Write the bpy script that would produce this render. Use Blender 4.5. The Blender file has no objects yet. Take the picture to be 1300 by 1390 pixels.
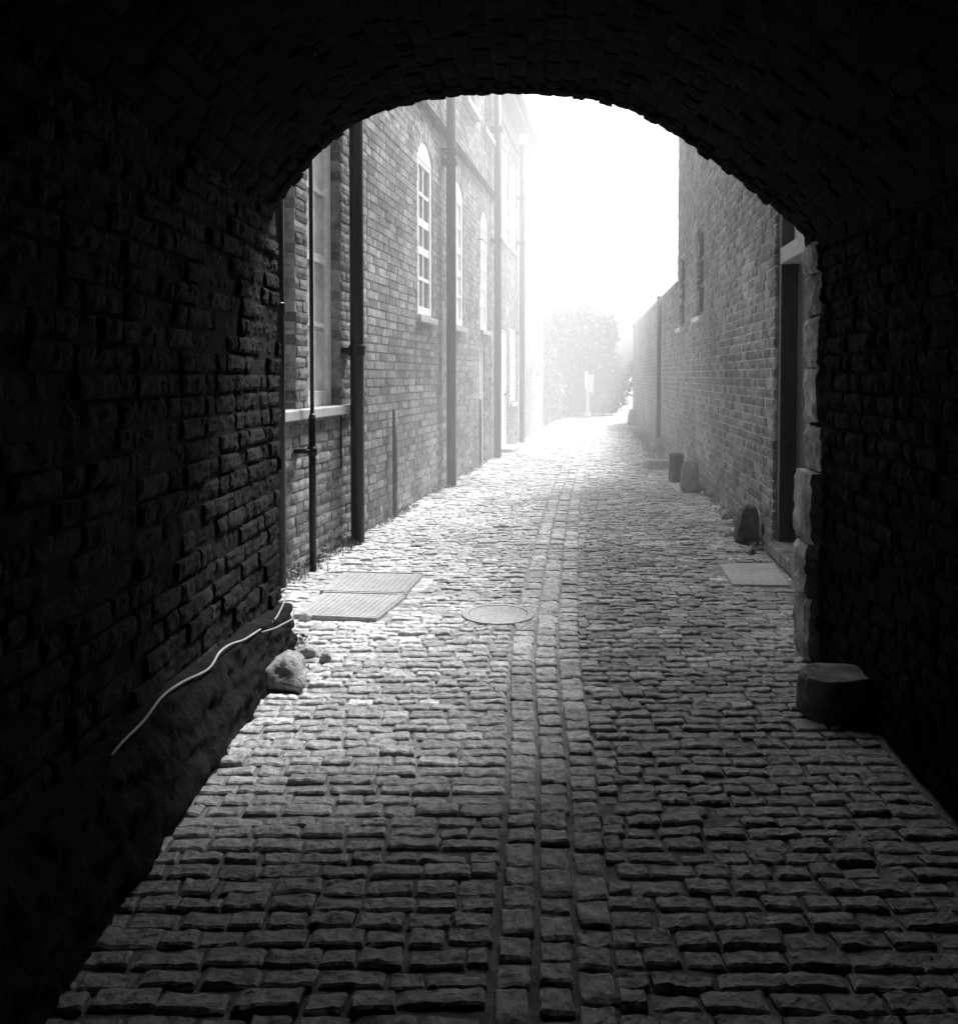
import bpy, math, random
from mathutils import Vector, noise as mnoise

rng = random.Random(11)
scene = bpy.context.scene
col = scene.collection

# ------------------------------------------------------------------ camera
CAM_H = 1.35
PITCH = math.radians(1.7)
F = 1150.0                      # focal length, in pixels of the 1300 x 1390 photo
cam_d = bpy.data.cameras.new("camera")
cam = bpy.data.objects.new("camera", cam_d)
col.objects.link(cam)
cam.location = (0, 0, CAM_H)
cam.rotation_euler = (math.radians(90) - PITCH, 0, 0)
cam_d.sensor_fit = 'VERTICAL'
cam_d.sensor_height = 24.0
cam_d.lens = 24.0 * F / 1390.0
cam_d.shift_y = -151.0 / 1390.0
cam_d.clip_start = 0.05
cam_d.clip_end = 3000
scene.camera = cam

# ------------------------------------------------------------------ helpers
class MB:
    """collects faces, then links them as one mesh object"""
    def __init__(self):
        self.v = []; self.f = []; self.t = []; self.m = []
    def face(self, pts, tone=.5, m=0):
        i = len(self.v)
        self.v.extend(pts)
        self.f.append(tuple(range(i, i + len(pts)))); self.t.append(tone); self.m.append(m)
    def mesh(self, vs, fs, tone=.5, m=0):
        i = len(self.v)
        self.v.extend(vs)
        for f in fs:
            self.f.append(tuple(i + k for k in f)); self.t.append(tone); self.m.append(m)
    def box(self, fn, a0, a1, b0, b1, c0, c1, tone=.5, m=0, bev=0.0):
        """box in a local (a, b, c) frame mapped by fn; optional bevel on the c1 side"""
        if bev <= 0:
            P = [fn(a, b, c) for c in (c0, c1) for b in (b0, b1) for a in (a0, a1)]
            fs = [(0, 2, 3, 1), (4, 5, 7, 6), (0, 1, 5, 4), (2, 6, 7, 3), (0, 4, 6, 2), (1, 3, 7, 5)]
            self.mesh(P, fs, tone, m)
        else:
            e = bev
            ring = lambda q, c: [fn(a0 + q, b0 + q, c), fn(a1 - q, b0 + q, c), fn(a1 - q, b1 - q, c), fn(a0 + q, b1 - q, c)]
            P = ring(e, c0) + ring(0, c0 + (e if c1 > c0 else -e)) + ring(0, c1 - (e if c1 > c0 else -e)) + ring(e, c1)
            fs = [(0, 3, 2, 1), (12, 13, 14, 15)]
            for r in range(3):
                for k in range(4):
                    k2 = (k + 1) % 4
                    fs.append((r * 4 + k, r * 4 + k2, r * 4 + 4 + k2, r * 4 + 4 + k))
            self.mesh(P, fs, tone, m)
    def tube(self, pts, r, seg=12, tone=.5, m=0, cap=True):
        pts = [Vector(p) for p in pts]
        vs = []; fs = []
        n = len(pts)
        for i, p in enumerate(pts):
            d = (pts[min(i + 1, n - 1)] - pts[max(i - 1, 0)]).normalized()
            ref = Vector((0, 0, 1)) if abs(d.z) < .9 else Vector((1, 0, 0))
            x = d.cross(ref).normalized(); y = d.cross(x).normalized()
            rr = r[i] if isinstance(r, (list, tuple)) else r
            for k in range(seg):
                a = 2 * math.pi * k / seg
                vs.append(p + x * math.cos(a) * rr + y * math.sin(a) * rr)
        for i in range(n - 1):
            for k in range(seg):
                k2 = (k + 1) % seg
                fs.append((i * seg + k, i * seg + k2, (i + 1) * seg + k2, (i + 1) * seg + k))
        if cap:
            fs.append(tuple(range(seg - 1, -1, -1)))
            fs.append(tuple((n - 1) * seg + k for k in range(seg)))
        self.mesh(vs, fs, tone, m)
    def build(self, name, mats, parent=None, smooth=False):
        off = Vector((0, 0, 0)); p = parent
        while p is not None:
            off += p.location; p = p.parent
        me = bpy.data.meshes.new(name)
        me.from_pydata([tuple(Vector(q) - off) for q in self.v], [], self.f)
        if not isinstance(mats, (list, tuple)): mats = [mats]
        for q in mats: me.materials.append(q)
        me.polygons.foreach_set('material_index', self.m)
        me.polygons.foreach_set('use_smooth', [smooth] * len(self.f))
        at = me.attributes.new('tone', 'FLOAT', 'FACE')
        at.data.foreach_set('value', self.t)
        me.update()
        o = bpy.data.objects.new(name, me)
        col.objects.link(o)
        if parent is not None: o.parent = parent
        return o

def thing(name, label, cat, loc, group=None):
    o = bpy.data.objects.new(name, None)
    col.objects.link(o); o.location = loc
    o.empty_display_size = .2
    tag(o, label, cat, group)
    return o
def tag(o, label=None, cat=None, group=None, kind=None):
    if label: o['label'] = label
    if cat: o['category'] = cat
    if group: o['group'] = group
    if kind: o['kind'] = kind
    return o

class Frame:
    """a vertical wall plane: s along it, t up, n out towards the lane"""
    def __init__(self, x0, slope, side):
        self.x0 = x0; self.k = slope
        L = math.hypot(1, slope)
        self.u = Vector((slope / L, 1 / L, 0)); self.L = L
        self.nv = Vector((1 / L, -slope / L, 0)) * side
        self.o = Vector((x0, 0, 0))
    def __call__(self, s, t, n):
        return self.o + self.u * s + self.nv * n + Vector((0, 0, t))
    def sY(self, Y):           # distance along the wall at depth Y
        return Y * self.L
LW = Frame(-2.30, 0.18, 1)
RW = Frame(1.45, 0.122, -1)

def nz(p, sc=1.0, seed=0.0):
    return mnoise.noise(Vector((p[0] * sc + seed, p[1] * sc + seed * 1.7, p[2] * sc - seed)))

# ------------------------------------------------------------------ materials
def mat(name, base, var=.3, ns=12.0, na=.25, st=.2, sts=.7, rough=.85, bump=.3, bs=60.0, spec=.3, bd=.01, rvar=0.0):
    m = bpy.data.materials.new(name); m.use_nodes = True
    nt = m.node_tree; N = nt.nodes; Lk = nt.links
    b = N['Principled BSDF']
    b.inputs['Roughness'].default_value = rough
    b.inputs['Specular IOR Level'].default_value = spec
    tc = N.new('ShaderNodeTexCoord')
    def ntex(scale, detail, rgh=.6):
        t = N.new('ShaderNodeTexNoise'); t.inputs['Scale'].default_value = scale
        t.inputs['Detail'].default_value = detail; t.inputs['Roughness'].default_value = rgh
        Lk.new(tc.outputs['Object'], t.inputs['Vector']); return t.outputs['Fac']
    def rngmap(src, lo, hi, a=0.0, c=1.0):
        r = N.new('ShaderNodeMapRange'); r.inputs['From Min'].default_value = a; r.inputs['From Max'].default_value = c
        r.inputs['To Min'].default_value = lo; r.inputs['To Max'].default_value = hi
        Lk.new(src, r.inputs['Value']); return r.outputs['Result']
    def mul(x, y):
        q = N.new('ShaderNodeMath'); q.operation = 'MULTIPLY'
        for k, z in enumerate((x, y)):
            if isinstance(z, float): q.inputs[k].default_value = z
            else: Lk.new(z, q.inputs[k])
        return q.outputs[0]
    at = N.new('ShaderNodeAttribute'); at.attribute_name = 'tone'
    val = mul(rngmap(at.outputs['Fac'], 1 - var, 1 + var), float(base))
    n1 = ntex(ns, 6)
    if na: val = mul(val, rngmap(n1, 1 - na, 1 + na, .3, .7))
    if st: val = mul(val, rngmap(ntex(sts, 5), 1 - st, 1 + st, .3, .7))
    cc = N.new('ShaderNodeCombineColor')
    for k in range(3): Lk.new(val, cc.inputs[k])
    Lk.new(cc.outputs[0], b.inputs['Base Color'])
    if rvar:
        Lk.new(rngmap(ntex(ns * .4, 4), rough - rvar, rough + rvar, .3, .7), b.inputs['Roughness'])
    if bump:
        bp = N.new('ShaderNodeBump'); bp.inputs['Strength'].default_value = bump
        bp.inputs['Distance'].default_value = bd
        Lk.new(ntex(bs, 8, .65), bp.inputs['Height']); Lk.new(bp.outputs[0], b.inputs['Normal'])
    return m

M = {}
M['brick'] = mat('brick', .23, .38, 18, .45, .45, .9, .9, .5, 45, .2)
M['brick_right'] = mat('brick_right', .28, .34, 18, .45, .40, .9, .9, .5, 45, .2)
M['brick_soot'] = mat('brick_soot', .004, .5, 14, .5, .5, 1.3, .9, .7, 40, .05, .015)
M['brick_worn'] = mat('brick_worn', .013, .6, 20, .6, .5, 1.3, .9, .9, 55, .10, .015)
M['mortar'] = mat('mortar', .32, 0, 20, .35, .3, .8, .95, .5, 50, .1)
M['mortar_pale'] = mat('mortar_pale', .62, 0, 9, .5, .35, 1.0, .95, .5, 50, .1)
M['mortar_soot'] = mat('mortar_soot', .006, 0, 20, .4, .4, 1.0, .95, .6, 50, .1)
M['sett'] = mat('sett', .52, .45, 34, .5, .28, .8, .55, .8, 48, .30, .012, .14)
M['bed'] = mat('bed', .36, .45, 25, .4, .3, 1.2, .95, .7, 60, .1, .012)
M['sill'] = mat('sill', .42, 0, 14, .2, .2, 1.5, .85, .3, 60, .2)
M['stone'] = mat('stone', .26, .2, 14, .5, .35, 3.0, .85, .9, 34, .2, .025)
M['stone_dark'] = mat('stone_dark', .14, .2, 14, .5, .35, 3.0, .85, .9, 34, .2, .025)
M['stone_pale'] = mat('stone_pale', .36, .3, 8, .5, .3, 3.0, .9, .7, 26, .2, .015)
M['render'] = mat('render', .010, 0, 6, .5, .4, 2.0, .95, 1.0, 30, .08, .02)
M['concrete'] = mat('concrete', .36, .1, 30, .18, .18, 2.2, .8, .3, 90, .25, .006)
M['paving'] = mat('paving', .50, .1, 26, .2, .2, 2.2, .8, .3, 90, .25, .006)
M['iron'] = mat('iron', .016, 0, 30, .4, .4, 3.0, .32, .25, 60, .22, .004)
M['iron_old'] = mat('iron_old', .06, 0, 30, .35, .2, 2.0, .5, .2, 80, .5, .004)
M['white'] = mat('white_paint', .80, 0, 30, .05, .05, 2.0, .45, .05, 80, .4)
M['grey_paint'] = mat('grey_paint', .40, 0, 30, .12, .1, 2.0, .5, .08, 80, .4)
M['door_paint'] = mat('door_paint', .10, 0, 10, .15, .2, 2.0, .45, .1, 60, .4)
M['glass'] = mat('glass', .05, 0, 3, .2, .2, 2.0, .08, .02, 8, .6)
M['pane_white'] = mat('pane_white', .78, 0, 8, .06, .05, 2.0, .5, .02, 8, .1)  # sky reflection painted into white panes; curtains too in the house
M['pane_pale'] = mat('pane_pale', .62, 0, 4, .25, .2, 2.0, .55, .02, 8, .08)
M['white_worn'] = mat('white_worn', .82, 0, 14, .15, .15, 3.0, .5, .15, 60, .4)
M['slate'] = mat('slate', .10, .3, 12, .3, .2, 1.0, .6, .3, 40, .4)
M['timber'] = mat('timber', .12, .1, 12, .3, .2, 1.0, .7, .3, 40, .3)
M['cable'] = mat('cable_sheath', .24, 0, 12, .2, .1, 1.0, .5, 0, 40, .4)
M['leaf'] = mat('leaf', .05, .5, 6, .2, .2, .6, .55, 0, 40, .4)
M['weed'] = mat('weed', .20, .5, 6, .2, .2, .6, .6, 0, 40, .3)
M['cover'] = mat('cover_plate', .50, .1, 30, .25, .2, 2.2, .85, .4, 60, .15, .006)
M['bark'] = mat('bark', .08, 0, 20, .3, .2, 1.0, .9, .6, 30, .1)
M['ground'] = mat('ground_earth', .22, 0, 4, .25, .2, .3, .95, .4, 20, .1)
M['road'] = mat('road_surface', .36, 0, 40, .15, .15, .5, .8, .4, 80, .2)

# ------------------------------------------------------------------ brickwork
def rough_panel(mb, fn, s0, s1, t0, t1, n, depth, nx, ny, amp, tone, seed, edge):
    """one brick or sett: a lumpy face with worn edges and four sides"""
    js = [rng.uniform(-edge, edge) * .8 for _ in range(8)]
    def corner(a, b):   # a, b in 0..1, bilinear jitter of the four corners
        ds = (js[0] * (1 - a) + js[1] * a) * (1 - b) + (js[2] * (1 - a) + js[3] * a) * b
        dt = (js[4] * (1 - a) + js[5] * a) * (1 - b) + (js[6] * (1 - a) + js[7] * a) * b
        return ds, dt
    V = []
    for j in range(ny + 1):
        for i in range(nx + 1):
            a = i / nx; b = j / ny
            ds, dt = corner(a, b)
            s = s0 + (s1 - s0) * a + ds; t = t0 + (t1 - t0) * b + dt
            k = mnoise.noise(Vector((s * 22 + seed, t * 22, seed * 3.1))) + .5 * mnoise.noise(Vector((s * 55, t * 55 + seed, seed))) + .3 * mnoise.noise(Vector((s * 120 + seed, t * 120, seed)))
            nn = n + amp * k
            on = (i in (0, nx)) + (j in (0, ny))
            if on:
                nn -= edge * (1.0 if on == 1 else 1.9)
                w = edge * .5 * mnoise.noise(Vector((s * 60, t * 60, seed + 9)))
                s += w; t += w
            V.append(fn(s, t, nn))
    fs = []
    W = nx + 1
    for j in range(ny):
        for i in range(nx):
            q = j * W + i
            fs.append((q, q + 1, q + W + 1, q + W))
    # sides
    rim = [i for i in range(W)] + [j * W + nx for j in range(1, ny + 1)] + \
          [ny * W + i for i in range(nx - 1, -1, -1)] + [j * W for j in range(ny - 1, 0, -1)]
    base = len(V)
    sm_, tm_ = (s0 + s1) / 2, (t0 + t1) / 2
    back = fn(sm_, tm_, -1) - fn(sm_, tm_, 0)
    for r in rim: V.append(V[r] + back * depth)
    R = len(rim)
    for k in range(R):
        k2 = (k + 1) % R
        fs.append((rim[k2], rim[k], base + k, base + k2))
    mb.mesh(V, fs, tone)

def brickwork(mb, fn, s0, s1, t0, t1, holes=(), course=.078, bl=.215, hl=.103, joint=.012, depth=.11,
              amp=.003, edge=.003, nx=3, ny=1, jit=.003, toneamp=1.0, skip=0.0, flemish=True, dark=None):
    row = 0; t = t0
    while t < t1 - .02:
        top = min(t + course, t1)
        s = s0 - rng.uniform(0, .12)
        k = row % 2
        while s < s1:
            if flemish:
                w = (bl if k % 2 == 0 else hl)
            else:
                w = bl if (row % 4) else hl
            w *= rng.uniform(.95, 1.05)
            a, b = s, s + w
            s = b + joint; k += 1
            a = max(a, s0); b = min(b, s1)
            if b - a < .03: continue
            segs = [(a, b)]
            for (h0, h1, g0, g1) in holes:
                if t + course * .5 < g0 or t + course * .5 > g1: continue
                new = []
                for (p, q) in segs:
                    if q <= h0 or p >= h1: new.append((p, q))
                    else:
                        if h0 - p > .03: new.append((p, h0))
                        if q - h1 > .03: new.append((h1, q))
                segs = new
            for (p, q) in segs:
                if skip and rng.random() < skip: continue
                n = rng.uniform(-jit, jit)
                tone = .5 + toneamp * (rng.random() - .5)
                if rng.random() < .06: tone -= .3
                rough_panel(mb, fn, p, q, t + joint * .5, top - joint * .5, n, depth, max(1, nx if (q - p) > .15 else nx - 1), ny,
                            amp, tone, rng.uniform(0, 50), edge)
        t += course; row += 1

def backing(mb, fn, s0, s1, t0, t1, holes=(), n=-.012, depth=.25, m=0, sides=True):
    """mortar sheet behind the bricks, cut by the openings, with reveals"""
    S = sorted(set([s0, s1] + [min(max(x, s0), s1) for h in holes for x in h[:2]]))
    T = sorted(set([t0, t1] + [min(max(x, t0), t1) for h in holes for x in h[2:]]))
    for a, b in zip(S, S[1:]):
        for c, d in zip(T, T[1:]):
            ms, mt = (a + b) / 2, (c + d) / 2
            if any(h[0] < ms < h[1] and h[2] < mt < h[3] for h in holes): continue
            mb.face([fn(a, c, n), fn(b, c, n), fn(b, d, n), fn(a, d, n)], .5, m)
    for (h0, h1, g0, g1) in holes:
        e = .006
        h0 -= e; h1 += e; g0 -= 0; g1 += e
        for (p, q) in (((h0, g0), (h0, g1)), ((h1, g1), (h1, g0)), ((h0, g1), (h1, g1)), ((h1, g0), (h0, g0))):
            mb.face([fn(p[0], p[1], n), fn(q[0], q[1], n), fn(q[0], q[1], -depth), fn(p[0], p[1], -depth)], .5, m)

# ------------------------------------------------------------------ building details
def sash_window(parent, fn, s0, s1, t0, t1, n, bars_v=1, bars_h=3, fr=.055, bar=.022, pm='glass', fm='white', label=None, meet=True, sill=True,
                sill_m='sill', horns=0.0, sill_out=.05, sill_h=.07, sill_ext=.06, deep=.11):
    mb = MB()
    d = .05
    mb.box(fn, s0, s0 + fr, t0, t1, n - d, n, bev=.004); mb.box(fn, s1 - fr, s1, t0, t1, n - d, n, bev=.004)
    mb.box(fn, s0 + fr, s1 - fr, t0, t0 + fr * 1.3, n - d, n - .002, bev=.004); mb.box(fn, s0 + fr, s1 - fr, t1 - fr, t1, n - d, n - .002, bev=.004)
    a, b, c, e = s0 + fr, s1 - fr, t0 + fr * 1.3, t1 - fr
    for k in range(1, bars_v + 1):
        x = a + (b - a) * k / (bars_v + 1)
        mb.box(fn, x - bar / 2, x + bar / 2, c, e, n - d, n - .012)
    for k in range(1, bars_h + 1):
        y = c + (e - c) * k / (bars_h + 1)
        th = bar * 2.2 if (meet and abs(k - (bars_h + 1) / 2) < .6) else bar
        mb.box(fn, a, b, y - th / 2, y + th / 2, n - d, n - .009)
    w = mb.build('window', M[fm], parent)
    if label: w['label'] = label
    g = MB()
    g.face([fn(a - .01, c - .01, n - .03), fn(b + .01, c - .01, n - .03), fn(b + .01, e + .01, n - .03), fn(a - .01, e + .01, n - .03)])
    g.build('pane', M[pm], w)
    if sill:
        q = MB()
        q.box(fn, s0 - sill_ext, s1 + sill_ext, t0 - sill_h, t0 - .002, -deep, sill_out, bev=.006)
        q.build('sill', M[sill_m], w)
    return w

def arch_head(parent, fn, s0, s1, spring, rise, ring, top, m, n_fr=None):
    """segmental brick arch over an opening, spandrels filled up to top"""
    w = s1 - s0; R = (w * w / 4 + rise * rise) / (2 * rise)
    cx = (s0 + s1) / 2; cz = spring + rise - R
    a0 = math.asin((w / 2) / R)
    mb = MB()
    n = int(2 * a0 * R / .075)
    for k in range(n):
        b0 = -a0 + 2 * a0 * k / n + .006 / R; b1 = -a0 + 2 * a0 * (k + 1) / n - .006 / R
        P = []
        for nn in (-.11, rng.uniform(-.002, .004)):
            for (bb, rr) in ((b0, R), (b1, R), (b1, R + ring), (b0, R + ring)):
                P.append(fn(cx + rr * math.sin(bb), min(cz + rr * math.cos(bb), 99), nn))
        mb.mesh(P, [(0, 1, 2, 3), (7, 6, 5, 4), (0, 4, 5, 1), (1, 5, 6, 2), (2, 6, 7, 3), (3, 7, 4, 0)], rng.random())
    o = mb.build('brick_arch', m, parent)
    sp = MB(); K = 14
    for k in range(K):
        x0 = s0 + w * k / K; x1 = s0 + w * (k + 1) / K
        f = lambda x: cz + math.sqrt(max(R * R - (x - cx) ** 2, 0))
        sp.face([fn(x0, f(x0), -.012), fn(x1, f(x1), -.012), fn(x1, top, -.012), fn(x0, top, -.012)])
        sp.face([fn(x0, f(x0), -.012), fn(x1, f(x1), -.012), fn(x1, f(x1), -.25), fn(x0, f(x0), -.25)])
    sp.build('spandrel', M['brick'], o)
    return o

def arched_window(parent, fn, s0, s1, t0, spring, rise, n, pm, label=None, bars_v=1, bars_h=4):
    w = sash_window(parent, fn, s0, s1, t0, spring, n, bars_v, bars_h, pm=pm, label=label, fr=.085, bar=.038)
    # curved head board
    mb = MB(); K = 12; wd = s1 - s0
    R = (wd * wd / 4 + rise * rise) / (2 * rise); cx = (s0 + s1) / 2; cz = spring + rise - R
    f = lambda x: cz + math.sqrt(max(R * R - (x - cx) ** 2, 0)) - .004
    for k in range(K):
        x0 = s0 + wd * k / K; x1 = s0 + wd * (k + 1) / K
        mb.face([fn(x0, spring - .03, n + .004), fn(x1, spring - .03, n + .004), fn(x1, f(x1), n + .004), fn(x0, f(x0), n + .004)])
    mb.face([fn(s0, spring - .03, n + .004), fn(s1, spring - .03, n + .004), fn(s1, spring - .03, n - .03), fn(s0, spring - .03, n - .03)])
    mb.build('window_head', M['white'], w)
    return w

def downpipe(parent, fn, s, t0, t1, r, n=None, collars=(), m='iron', label=None, shoe=False):
    n = (r + .035) if n is None else n
    mb = MB()
    mb.tube([fn(s, t0, n), fn(s, (t0 + t1) / 2, n), fn(s, t1, n)], r, 20)
    o = mb.build('downpipe', M[m], parent, smooth=True)
    if label: o['label'] = label
    for t in collars:
        c = MB()
        c.tube([fn(s, t - .045, n), fn(s, t - .04, n), fn(s, t + .04, n), fn(s, t + .045, n)], [r * 1.05, r * 1.22, r * 1.22, r * 1.05], 20)
        c.box(fn, s - r * 1.9, s + r * 1.9, t - .022, t + .022, .002, n - r * .4)
        c.build('collar', M[m], o, smooth=False)
    return o

def slab_roof(parent, fn, s0, s1, t, over, depth, pitch, name='roof'):
    """a tiled slope rising back from the eaves"""
    mb = MB()
    rows = int(depth / .22)
    for k in range(rows):
        d0 = -over + k * .22; d1 = d0 + .26
        z0 = t + (k * .22) * pitch + .02; z1 = z0 + .24 * pitch
        s = s0
        while s < s1:
            e = min(s + .3, s1)
            mb.box(lambda a, b, c: fn(a, z0 + (z1 - z0) * b + c, -(d0 + (d1 - d0) * b)), s + .003, e - .003, 0, 1, 0, .015, rng.random())
            s = e
    mb.box(lambda a, b, c: fn(a, t + (b * rows * .22) * pitch - .02 + c, over - b * rows * .22), s0, s1, 0, 1, 0, .015)
    return mb.build(name, M['slate'], parent)

# =================================================================== LEFT BUILDINGS
s = LW.sY
# --- the long building next to the archway
bA = thing('brick_building', 'long dark brick building on the left with arched white windows and black downpipes', 'building', LW(s(9), 0, 0))
A0, A1, AT = s(4.16), s(14.25), 6.5
W0 = (s(5.1), s(5.83), 1.12, 3.35)
W1 = (s(6.05), s(6.73), 1.12, 3.35)
W2 = (s(9.15), s(9.83), 2.0, 3.74)
W3 = (s(10.93), s(11.63), 2.0, 3.72)
W4 = (s(12.95), s(13.58), 2.05, 3.70)
D1 = (s(12.88), s(13.42), 0.0, 1.75)
U1 = (s(11.62), s(12.48), 5.15, 6.35)
U2 = (s(13.06), s(13.88), 5.15, 6.35)
RISE, RING = .20, .215
arched = [W2, W3, W4]
holesA = [W0, W1, D1, U1, U2] + [(w[0], w[1], w[2], w[3] + RISE + RING) for w in arched]
mb = MB()
brickwork(mb, LW, A0, s(7.4), 0, 3.6, [h for h in holesA], nx=4, ny=2, amp=.004, edge=.004, jit=.004)
brickwork(mb, LW, s(7.4) + .012, A1, 0, 3.6, [h for h in holesA], nx=3, ny=1)
brickwork(mb, LW, s(7.0), A1, 3.6, AT, holesA, nx=2, ny=1)
mo = MB(); backing(mo, LW, A0, A1, -.1, AT, holesA)
wl = mb.build('wall', M['brick'], bA)
mo.build('mortar', M['mortar'], wl)
for w, pm, lab in ((W2, 'glass', 'white arched sash window with dark panes between the second and third wide downpipes'),
                   (W3, 'pane_white', 'white arched window half hidden by the downpipe'), (W4, 'pane_white', 'narrow white arched window above the small white door')):
    arched_window(bA, LW, w[0], w[1], w[2], w[3], RISE, -.018, pm, lab)
    arch_head(bA, LW, w[0], w[1], w[3], RISE, RING, w[3] + RISE + RING + .004, M['brick'])
for w, lab in ((W0, 'tall sash window beside the archway'), (W1, 'tall pale sash window with a brick pier beside it')):
    sash_window(bA, LW, w[0], w[1], w[2], w[3], -.085, 1, 3, fr=.085, bar=.03, pm='pane_pale', fm='white_worn', label=lab, sill=False)
sb = MB(); sb.box(LW, s(5.0), s(6.97), 1.045, 1.118, -.13, .055, bev=.008); sb.build('sill', M['sill'], bA)
for w in (U1, U2):
    sash_window(bA, LW, w[0], w[1], w[2], w[3], -.11, 1, 3, sill_out=.08, sill_h=.09)
# small white door
d = MB()
d.box(LW, D1[0] + .06, D1[1] - .06, .03, D1[3] - .06, -.12, -.08, bev=.004)
dr = d.build('door', M['white'], bA); dr['label'] = 'small white door in the brick wall'
f_ = MB()
f_.box(LW, D1[0], D1[0] + .06, 0, D1[3], -.12, -.05); f_.box(LW, D1[1] - .06, D1[1], 0, D1[3], -.12, -.05); f_.box(LW, D1[0] + .06, D1[1] - .06, D1[3] - .06, D1[3], -.12, -.052)
f_.build('door_frame', M['white'], dr)
# string course of projecting bricks
sc_ = MB(); x = s(7.2)
while x < s(13.95):
    sc_.box(LW, x, x + .21, 4.26, 4.32, .002, .05 + rng.uniform(-.004, .004), rng.random(), bev=.004)
    sc_.box(LW, x + .1, x + .31, 4.322, 4.375, .002, .028, rng.random(), bev=.004); x += .22
sc_.build('string_course', M['brick_soot'], bA)
# pipes
downpipe(bA, LW, s(5.31), .02, 4.6, .036, n=.10, collars=(1.76, 3.2), label='black downpipe nearest the archway')
p = downpipe(bA, LW, s(5.85), 1.08, 4.2, .014, n=.10, label='thin black conduit in front of the tall window')
lw_ = MB(); lw_.tube([LW(s(5.85), 0, .10), LW(s(5.85), 1.06, .10), LW(s(5.85), 1.09, .10)], [.025, .025, .016], 14)
lw_.tube([LW(s(5.85), .80, .10), LW(s(5.85), .86, .10)], .034, 14)
lw_.box(LW, s(5.85) - .09, s(5.85) + .02, .82, .845, 0, .10); lw_.build('conduit_base', M['iron'], p, smooth=True)
downpipe(bA, LW, s(6.81), .01, 6.4, .056, n=.10, collars=(1.55,), label='wide black downpipe beside the tall sash window')
downpipe(bA, LW, s(8.06), .01, 1.02, .024, n=.05, m='iron_old', label='short cut-off pipe standing against the wall')
downpipe(bA, LW, s(10.36), .01, 6.4, .060, n=.10, collars=(3.93, 4.06), m='iron', label='wide black downpipe covering the edge of a white window')
downpipe(bA, LW, s(12.57), .01, 1.0, .022, n=.06, m='iron_old', label='thin short pipe beside the small white door')
downpipe(bA, LW, s(13.93), .01, 6.4, .062, n=.10, collars=(3.55, 5.35), label='black downpipe at the end of the arched windows')
# small things on the wall
v = MB(); v.box(LW, s(12.55), s(12.72), 2.36, 2.5, .002, .06, bev=.006); v.build('vent_cover', M['white'], bA)
v = MB(); v.box(LW, s(12.65), s(13.3), 3.37, 3.385, .06, .075); v.box(LW, s(12.66), s(12.675), 3.37, 3.385, 0, .06); v.build('bracket_bar', M['iron'], bA)
v = MB(); v.tube([LW(s(8.86), 3.98, .02), LW(s(8.98), 3.93, .035), LW(s(9.1), 3.92, .035), LW(s(9.22), 3.97, .03), LW(s(9.3), 4.05, .02)], .008, 6); v.build('wire_loop', M['cable'], bA)
v = MB(); v.tube([LW(s(6.68), .62, .012), LW(s(6.67), .8, .014), LW(s(6.68), 1.03, .012)], .008, 6); v.build('wire', M['iron'], bA)
slab_roof(bA, LW, A0, A1, AT + .02, .25, 2.4, .8)

# --- building with the eaves
bB = thing('brick_building', 'hazy brick house with projecting eaves, white door and large upper windows beyond the long building', 'building', LW(s(16), 0, 0))
B0, B1, BT = A1 + .01, s(17.95), 6.15
V1 = (s(15.0), s(15.82), 3.76, 5.42); V2 = (s(16.1), s(17.0), 3.76, 5.42)
G1 = (s(16.1), s(17.02), .82, 2.3); D2 = (s(14.95), s(15.82), 0, 2.22)
hB = [V1, V2, G1, D2]
mb = MB(); brickwork(mb, LW, B0, B1, 0, BT, hB, nx=2, ny=1)
mo = MB(); backing(mo, LW, B0, B1, -.1, BT, hB)
for e in (B1,):
    mo.face([LW(e, -.1, -.012), LW(e, BT, -.012), LW(e, BT, -4), LW(e, -.1, -4)])
wl = mb.build('wall', M['brick'], bB); mo.build('mortar', M['mortar'], wl)
for w, lab in ((V1, 'nearer upper sash window of the house'), (V2, 'farther upper sash window of the house'), (G1, 'ground floor window beside the white door')):
    sash_window(bB, LW, w[0], w[1], w[2], w[3], -.03, 1, 3, fr=.08, pm='pane_white', label=lab)
d = MB(); d.box(LW, D2[0] + .07, D2[1] - .07, .06, D2[3] - .07, -.1, -.06, bev=.004)
for (a, b, c, e) in ((.14, .36, .2, .85), (.46, .68, .2, .85), (.14, .36, 1.0, 1.9), (.46, .68, 1.0, 1.9)):
    d.box(LW, D2[0] + a, D2[0] + b, c, e, -.06, -.052, bev=.003)
dr = d.build('door', M['white'], bB); dr['label'] = 'white panelled house door'
f_ = MB(); f_.box(LW, D2[0], D2[0] + .07, 0, D2[3], -.1, -.03); f_.box(LW, D2[1] - .07, D2[1], 0, D2[3], -.1, -.03); f_.box(LW, D2[0] + .07, D2[1] - .07, D2[3] - .07, D2[3], -.1, -.032)
f_.build('door_frame', M['white'], dr)
k_ = MB(); k_.tube([LW(D2[1] - .13, 1.0, -.06), LW(D2[1] - .13, 1.0, -.01)], .025, 10); k_.build('handle', M['iron'], dr)
st_ = MB(); st_.box(LW, D2[0] - .1, D2[1] + .1, 0, .06, -.1, .22, bev=.01); st_.build('doorstep', M['sill'], bB)
e_ = MB(); e_.box(LW, B0, B1 + .05, 5.78, 6.12, .004, .04); e_.box(LW, B0, B1 + .12, 6.125, 6.16, -.1, .24); e_.box(LW, B0, B1 + .12, 6.165, 6.30, .2, .24)
e_.build('eaves', M['timber'], bB)
g_ = MB(); g_.tube([LW(B0, 6.27, .30), LW(B1 + .15, 6.25, .30)], .055, 12); g_.build('gutter', M['iron'], bB, smooth=True)
slab_roof(bB, LW, B0, B1 + .12, 6.30, .26, 2.6, .85)
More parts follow.
